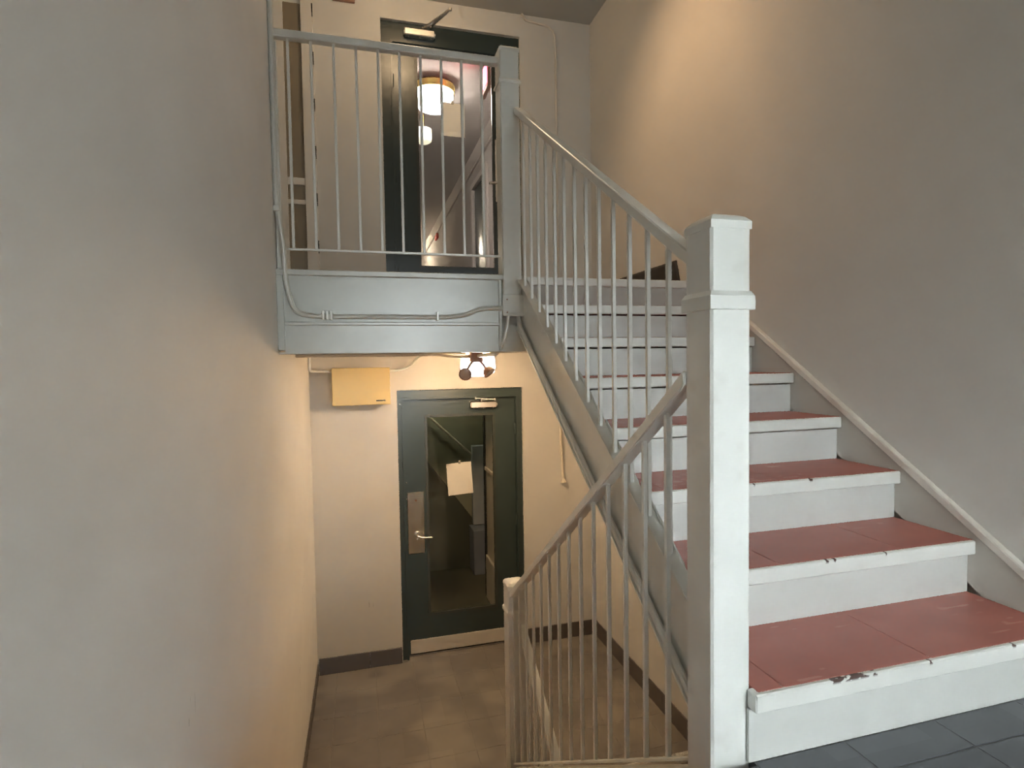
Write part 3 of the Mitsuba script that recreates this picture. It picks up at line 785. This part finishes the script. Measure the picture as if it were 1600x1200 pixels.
t = thing('exit_sign', 'dark exit sign box with red glow at the corridor ceiling', 'exit sign')
obj('housing', box(1.625, 1.665, 4.16, 4.46, 3.62, 3.86, 0.004), 'mat_bronze', t)
obj('bracket', box(1.635, 1.655, 4.28, 4.34, 3.85, HZ), 'mat_bronze', t, smooth=False)
scene[t + '__lit_face'] = {**mikit.ply(tm(box(1.618, 1.626, 4.18, 4.44, 3.66, 3.85)), 'mat_red'), 'emitter': {'type': 'area', 'radiance': rgb(5.0, 0.35, 0.5)}}
solid('fire_alarm', box(HX1 - 0.05, HX1, 11.0, 11.3, 3.68, 3.79, 0.01), 'mat_red', 'small red box far down the upper corridor wall', 'alarm')

# ------------------------------------------------------------------ room behind the lower door
CY0, CY1 = YB + 0.16, 5.6
CX0, CX1, CZ1 = -0.4, 2.2, 0.85
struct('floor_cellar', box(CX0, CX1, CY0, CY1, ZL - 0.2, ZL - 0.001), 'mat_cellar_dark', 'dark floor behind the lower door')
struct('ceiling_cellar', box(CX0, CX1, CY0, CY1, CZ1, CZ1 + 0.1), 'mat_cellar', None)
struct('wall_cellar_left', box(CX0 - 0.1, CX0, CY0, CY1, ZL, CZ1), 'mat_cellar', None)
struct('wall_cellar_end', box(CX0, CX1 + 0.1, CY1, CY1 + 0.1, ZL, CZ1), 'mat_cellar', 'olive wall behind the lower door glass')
struct('wall_cellar_right', box(1.65, CX1, CY0, 4.66, ZL, CZ1), 'mat_cream', 'pale side wall seen through the lower door glass')
struct('wall_cellar_right_far', box(CX1, CX1 + 0.1, 4.66, CY1, ZL, CZ1), 'mat_cellar', None)
k = struct('trim_2', None, None, 'chair rail and skirting on the side wall behind the lower door')
obj('chair_rail', box(1.632, 1.65, CY0, 4.66, -0.145, -0.105, 0.004), 'mat_cream', k)
obj('skirting', box(1.630, 1.65, CY0, 4.66, ZL, -1.05, 0.006), 'mat_cream', k)
obj('dark_gap', box(1.640, 1.70, 4.66, 4.74, ZL, CZ1), 'mat_black', k, smooth=False)  # black strip painted in for the unlit opening past the side wall
solid('shade_panel', prism([(0.6, ZL), (1.72, ZL), (1.72, -0.98), (1.14, -0.19), (0.6, 0.55)], 1, CY1 - 0.03, CY1 - 0.001), 'mat_cellar_dark', 'dark sloping panel painted as shade on the wall behind the lower door glass', 'panel', smooth=False)  # dark sheet set in for the shadowed lower part of the end wall
hr = [(1.12, 0.40), (1.72, -0.175)]
solid('wall_handrail', pipe([(0.95, CY1 - 0.07, 0.563), (1.72, CY1 - 0.07, -0.175)], 0.014), 'mat_cream', 'pale sloping handrail seen through the lower door glass', 'handrail')
solid('low_partition', box(1.66, 2.0, CY1 - 0.12, CY1 - 0.04, -0.97, -0.01, 0.004), 'mat_cellar_grey', 'grey partition behind the lower door glass', 'partition')
solid('grey_cabinet', box(1.62, 2.05, CY1 - 0.32, CY1 - 0.05, ZL, -0.98, 0.006), 'mat_cabinet', 'blue grey low cabinet behind the lower door glass', 'cabinet')
scene['mat_cabinet'] = {'type': 'principled', 'base_color': rgb(0.22, 0.24, 0.28), 'roughness': 0.5}
t = thing('ceiling_lamp', 'small ceiling lamp of the room behind the lower door', 'lamp')
scene[t + '__shade'] = {**mikit.ply(lathe([(0, 0.80), (0.05, 0.805), (0.08, 0.83), (0.08, 0.85), (0, 0.85)], 24, (1.30, 5.25, 0)), 'mat_opal', smooth=True), 'emitter': {'type': 'area', 'radiance': rgb(*LAMP_CELLAR)}}
